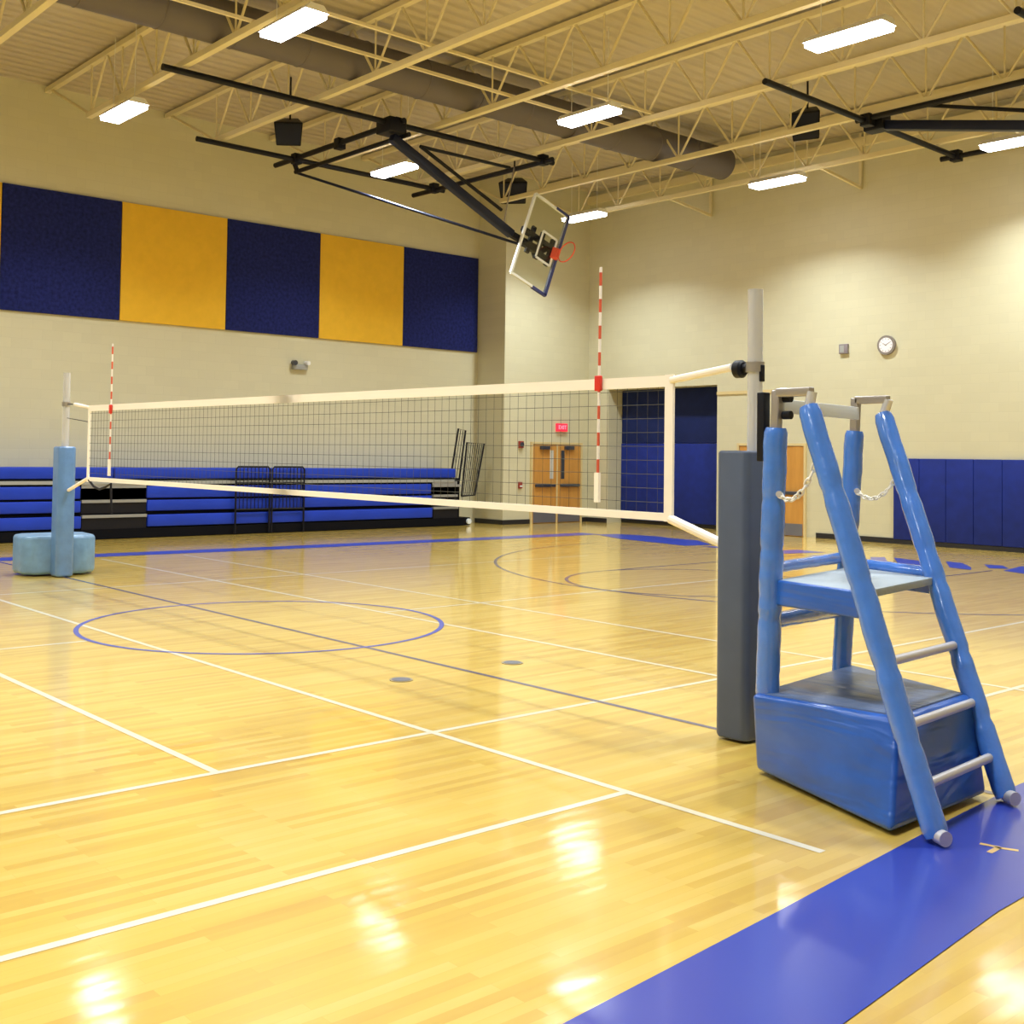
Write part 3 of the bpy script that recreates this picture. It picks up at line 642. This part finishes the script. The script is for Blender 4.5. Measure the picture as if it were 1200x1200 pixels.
# ------------------------------------------------------------------ net posts
def rbox(name, x0, x1, y0, y1, z0, z1, m, pa, bv=.05, seg=4): return MB().box(x0, x1, y0, y1, z0, z1).build(name, M[m], pa, bevel=bv, seg=seg, smooth=50)
p1 = thing('net_post', (5.9, 0, 0), 'near net post, bare silver pole rising from a tall slate blue pad', 'net post')
MB().tube([(5.9, 0, 0), (5.9, 0, 2.93)], .05, 28).build('pole', M['chrome'], p1)
MB().tube([(5.9, 0, 2.385), (5.9, 0, 2.45)], .062, 28).build('collar', M['bracket'], p1)
MB().tube([(5.85, 0, 2.415), (5.79, 0, 2.415)], .03, 14).build('knob_stem', M['black'], p1)
MB().tube([(5.81, 0, 2.41), (5.795, 0, 2.41), (5.75, 0, 2.41), (5.735, 0, 2.41)], .06, 20, radii=[.045, .06, .06, .04]).build('knob', M['black'], p1)
MB().box(5.945, 5.965, -.02, .02, 2.32, 2.43).build('height_slider', M['black'], p1, bevel=.006)
pd = MB()
pts = [(5.735, -.17), (5.78, -.215), (5.965, -.215), (6.0, -.18), (6.0, .09), (5.965, .12), (5.78, .12), (5.735, .08)]
pd.prism(pts, .015, 1.865).build('post_pad', M['slate'], p1, bevel=.018, seg=3)
p2 = thing('net_post', (-6.17, 0, 0), 'far net post at left, silver pole in a faded blue pad with wheeled base', 'net post')
MB().tube([(-6.17, 0, 0), (-6.17, 0, 2.92)], .05, 24).build('pole', M['chrome'], p2)
MB().tube([(-6.17, 0, 2.44), (-6.17, 0, 2.50)], .06, 24).build('collar', M['bracket'], p2)
MB().prism([(-6.33, -.08), (-6.28, -.13), (-6.06, -.13), (-6.01, -.08), (-6.01, .08), (-6.06, .12), (-6.28, .12), (-6.33, .08)], .01, 1.86).build('post_pad', M['steelblue'], p2, bevel=.03, seg=3)
MB().prism([(-7.05, -.32), (-6.90, -.46), (-6.50, -.46), (-6.34, -.34), (-6.20, .35), (-6.34, .55), (-6.85, .60), (-7.05, .45)], .02, .58).build('weighted_base', M['steelblue_dark'], p2, bevel=.06, seg=4)

# ------------------------------------------------------------------ referee stand
rs = thing('referee_stand', (7.0, -.4, 0), 'blue padded referee stand with ladder beside the near net post', 'referee stand')
FL0, FL1 = V((7.73, -1.03, .03)), V((6.88, -.84, 2.10)); FR0, FR1 = V((7.64, -.13, .03)), V((6.66, .29, 2.10))
RL0, RL1 = V((6.59, -.80, .47)), V((6.66, -.83, 1.99)); RR0, RR1 = V((6.38, .27, .40)), V((6.46, .29, 2.0))
def padded(nm, a, b, r, seams=(), notch=None):
    n = 56; pts = []; rad = []
    for i in range(n + 1):
        t = i / n; k = 1 + .010 * math.sin(i * 2.3) + .012 * math.sin(i * 1.1)
        for s_ in seams:
            d = abs(t - s_) / .012
            if d < 1.6: k *= .86 + .14 * min(1, d / 1.6)
        if i in (0, n): k *= .86
        pts.append(V(a).lerp(V(b), t) + V((math.sin(i * .7), math.cos(i * .9), 0)) * .0012); rad.append(r * k)
    return MB().tube(pts, r, 20, radii=rad).build(nm, M['vinyl'], rs, smooth=60)
rl1 = padded('front_rail', FL0, FL1, .062, (.2, .36, .55, .78)); rl2 = padded('front_rail', FR0, FR1, .060, (.18, .34, .52, .6, .76))
padded('rear_leg', RL0, RL1, .066, (.3, .55, .74)); padded('rear_leg', RR0, RR1, .060, (.3, .6))
# steel ends of the legs, links and cross plate
for a, b in ((RL1, V((6.67, -.83, 2.20))), (RR1, V((6.47, .29, 2.21)))): MB().bar(a - V((0, 0, .05)), b, .05, .05, (1, 0, 0)).build('leg_tube', M['bracket'], rs, bevel=.006)
for a, b, c in ((V((6.67, -.83, 2.185)), V((6.90, -.835, 2.185)), FL1), (V((6.47, .29, 2.195)), V((6.70, .29, 2.195)), FR1)):
    MB().bar(a, b, .05, .05).build('top_link', M['bracket'], rs, bevel=.008); MB().tube([b, c - V((0, 0, .02))], .028, 12).build('rail_end_fitting', M['chrome'], rs)
MB().bar((6.69, -.80, 2.11), (6.50, .27, 2.11), .012, .08).build('cross_plate', M['white_metal'], rs, bevel=.003)
for z in (2.155, 2.06): MB().tube([(6.69, -.80, z), (6.74, -.80, z)], .024, 14).build('knob', M['black'], rs)
MB().box(6.55, 6.60, -.86, -.80, 1.80, 2.19).build('mounting_channel', M['black'], rs, bevel=.006)
# base cover
bc = MB().hexa([(6.43, -.69, .02), (7.55, -1.13, .02), (7.53, -.11, .02), (6.38, .34, .02), (6.55, -.90, .50), (7.47, -.92, .53), (7.42, -.05, .53), (6.38, .36, .50)])
bc.build('base_cover', M['vinyl_base'], rs, bevel=.035, seg=4, smooth=50)
MB().hexa([(6.57, -.86, .47), (7.43, -.885, .50), (7.38, -.09, .50), (6.42, .33, .47), (6.57, -.86, .508), (7.43, -.885, .538), (7.38, -.09, .538), (6.42, .33, .508)]).build('base_top_panel', M['vinyl_top'], rs, bevel=.005, seg=2)
# platform and rails round it
Z = 1.13
tl = lambda A, B, z: A.lerp(B, (z - A.z) / (B.z - A.z))
pa_, pb_, pc_, pd_ = tl(RL0, RL1, Z), tl(FL0, FL1, Z), tl(FR0, FR1, Z), tl(RR0, RR1, Z)
pa_ = pa_ + V((.05, 0, 0)); pd_ = pd_ + V((.05, 0, 0))
MB().hexa([q - V((0, 0, .03)) for q in (pa_, pb_, pc_, pd_)] + [q + V((0, 0, .012)) for q in (pa_, pb_, pc_, pd_)]).build('platform', M['platform'], rs, bevel=.004, seg=2)
MB().bar(pa_ - V((0, 0, .06)), pb_ - V((0, 0, .06)), .04, .14).build('platform_side', M['vinyl_base'], rs, bevel=.012)
MB().bar(pd_ - V((0, 0, .04)), pc_ - V((0, 0, .04)), .04, .10).build('platform_side', M['vinyl_base'], rs, bevel=.012)
def bar_between(nm, a, b, r): return MB().tube([V(a).lerp(V(b), i / 10) for i in range(11)], r, 14, radii=[r * (1 + .04 * math.sin(i * 2.7)) for i in range(11)]).build(nm, M['vinyl'], rs, smooth=60)
bar_between('cross_bar', tl(RL0, RL1, 1.20), tl(RR0, RR1, 1.20), .035)
bar_between('cross_bar', tl(RL0, RL1, .90), tl(RR0, RR1, .87), .048)
bar_between('side_bar', tl(RR0, RR1, 1.16), tl(FR0, FR1, 1.16), .038)
for z in (.80, .51, .245):
    MB().tube([tl(FL0, FL1, z), tl(FR0, FR1, z - .02)], .024, 14).build('rung', M['rung'], rs)
# feet
for a, b in ((FL0, FL1), (FR0, FR1)):
    d = (b - a).normalized(); q = V((a.x, a.y, 0)) + V((.012, -.01, .045))
    MB().tube([q - V((.0, .0, 0)), q + V((.055, -.026, 0))], .036, 20).build('end_cap', M['rung'], rs)
# chains
def chain(a, b, sag):
    mb = MB(); n = 11; P = [V(a).lerp(V(b), i / n) - V((0, 0, sag * 4 * (i / n) * (1 - i / n))) for i in range(n + 1)]
    for i in range(n):
        d = (P[i + 1] - P[i]); c = (P[i] + P[i + 1]) / 2; L = d.length * .62; d.normalize(); o_ = d.orthogonal().normalized()
        if i % 2: o_ = d.cross(o_)
        ring = []
        for k in range(13): 
            t = 2 * PI * k / 12; ring.append(c + d * L * math.cos(t) + o_ * .013 * math.sin(t))
        mb.tube(ring, .006, 6, cap=False)
    return mb.build('chain', M['chain'], rs)
ca, cb = tl(RL0, RL1, 1.62) + V((.055, -.03, 0)), tl(FL0, FL1, 1.80) + V((-.055, 0, 0))
chain(ca, cb, .10)
ca2, cb2 = tl(RR0, RR1, 1.62) + V((.05, -.02, 0)), tl(FR0, FR1, 1.70) + V((-.055, 0, 0))
chain(ca2, cb2, .08)
for q in (ca, ca2): MB().tube([q + V((-.01, .02, 0)), q + V((.012, -.015, 0))], .018, 12).build('chain_hook', M['chrome'], rs)

# ------------------------------------------------------------------ world and view
w = bpy.data.worlds.new('world'); SC.world = w; w.use_nodes = True
w.node_tree.nodes['Background'].inputs[0].default_value = (.5, .5, .5, 1); w.node_tree.nodes['Background'].inputs[1].default_value = .02
SC.view_settings.view_transform = 'Standard'; SC.view_settings.look = 'None'; SC.view_settings.gamma = 1; SC.view_settings.use_curve_mapping = False
SC.view_settings.exposure = 0.40
SC.cycles.use_denoising = True
SC.cycles.max_bounces = 8; SC.cycles.diffuse_bounces = 4; SC.cycles.sample_clamp_indirect = 4
SC.cycles.transparent_max_bounces = 12
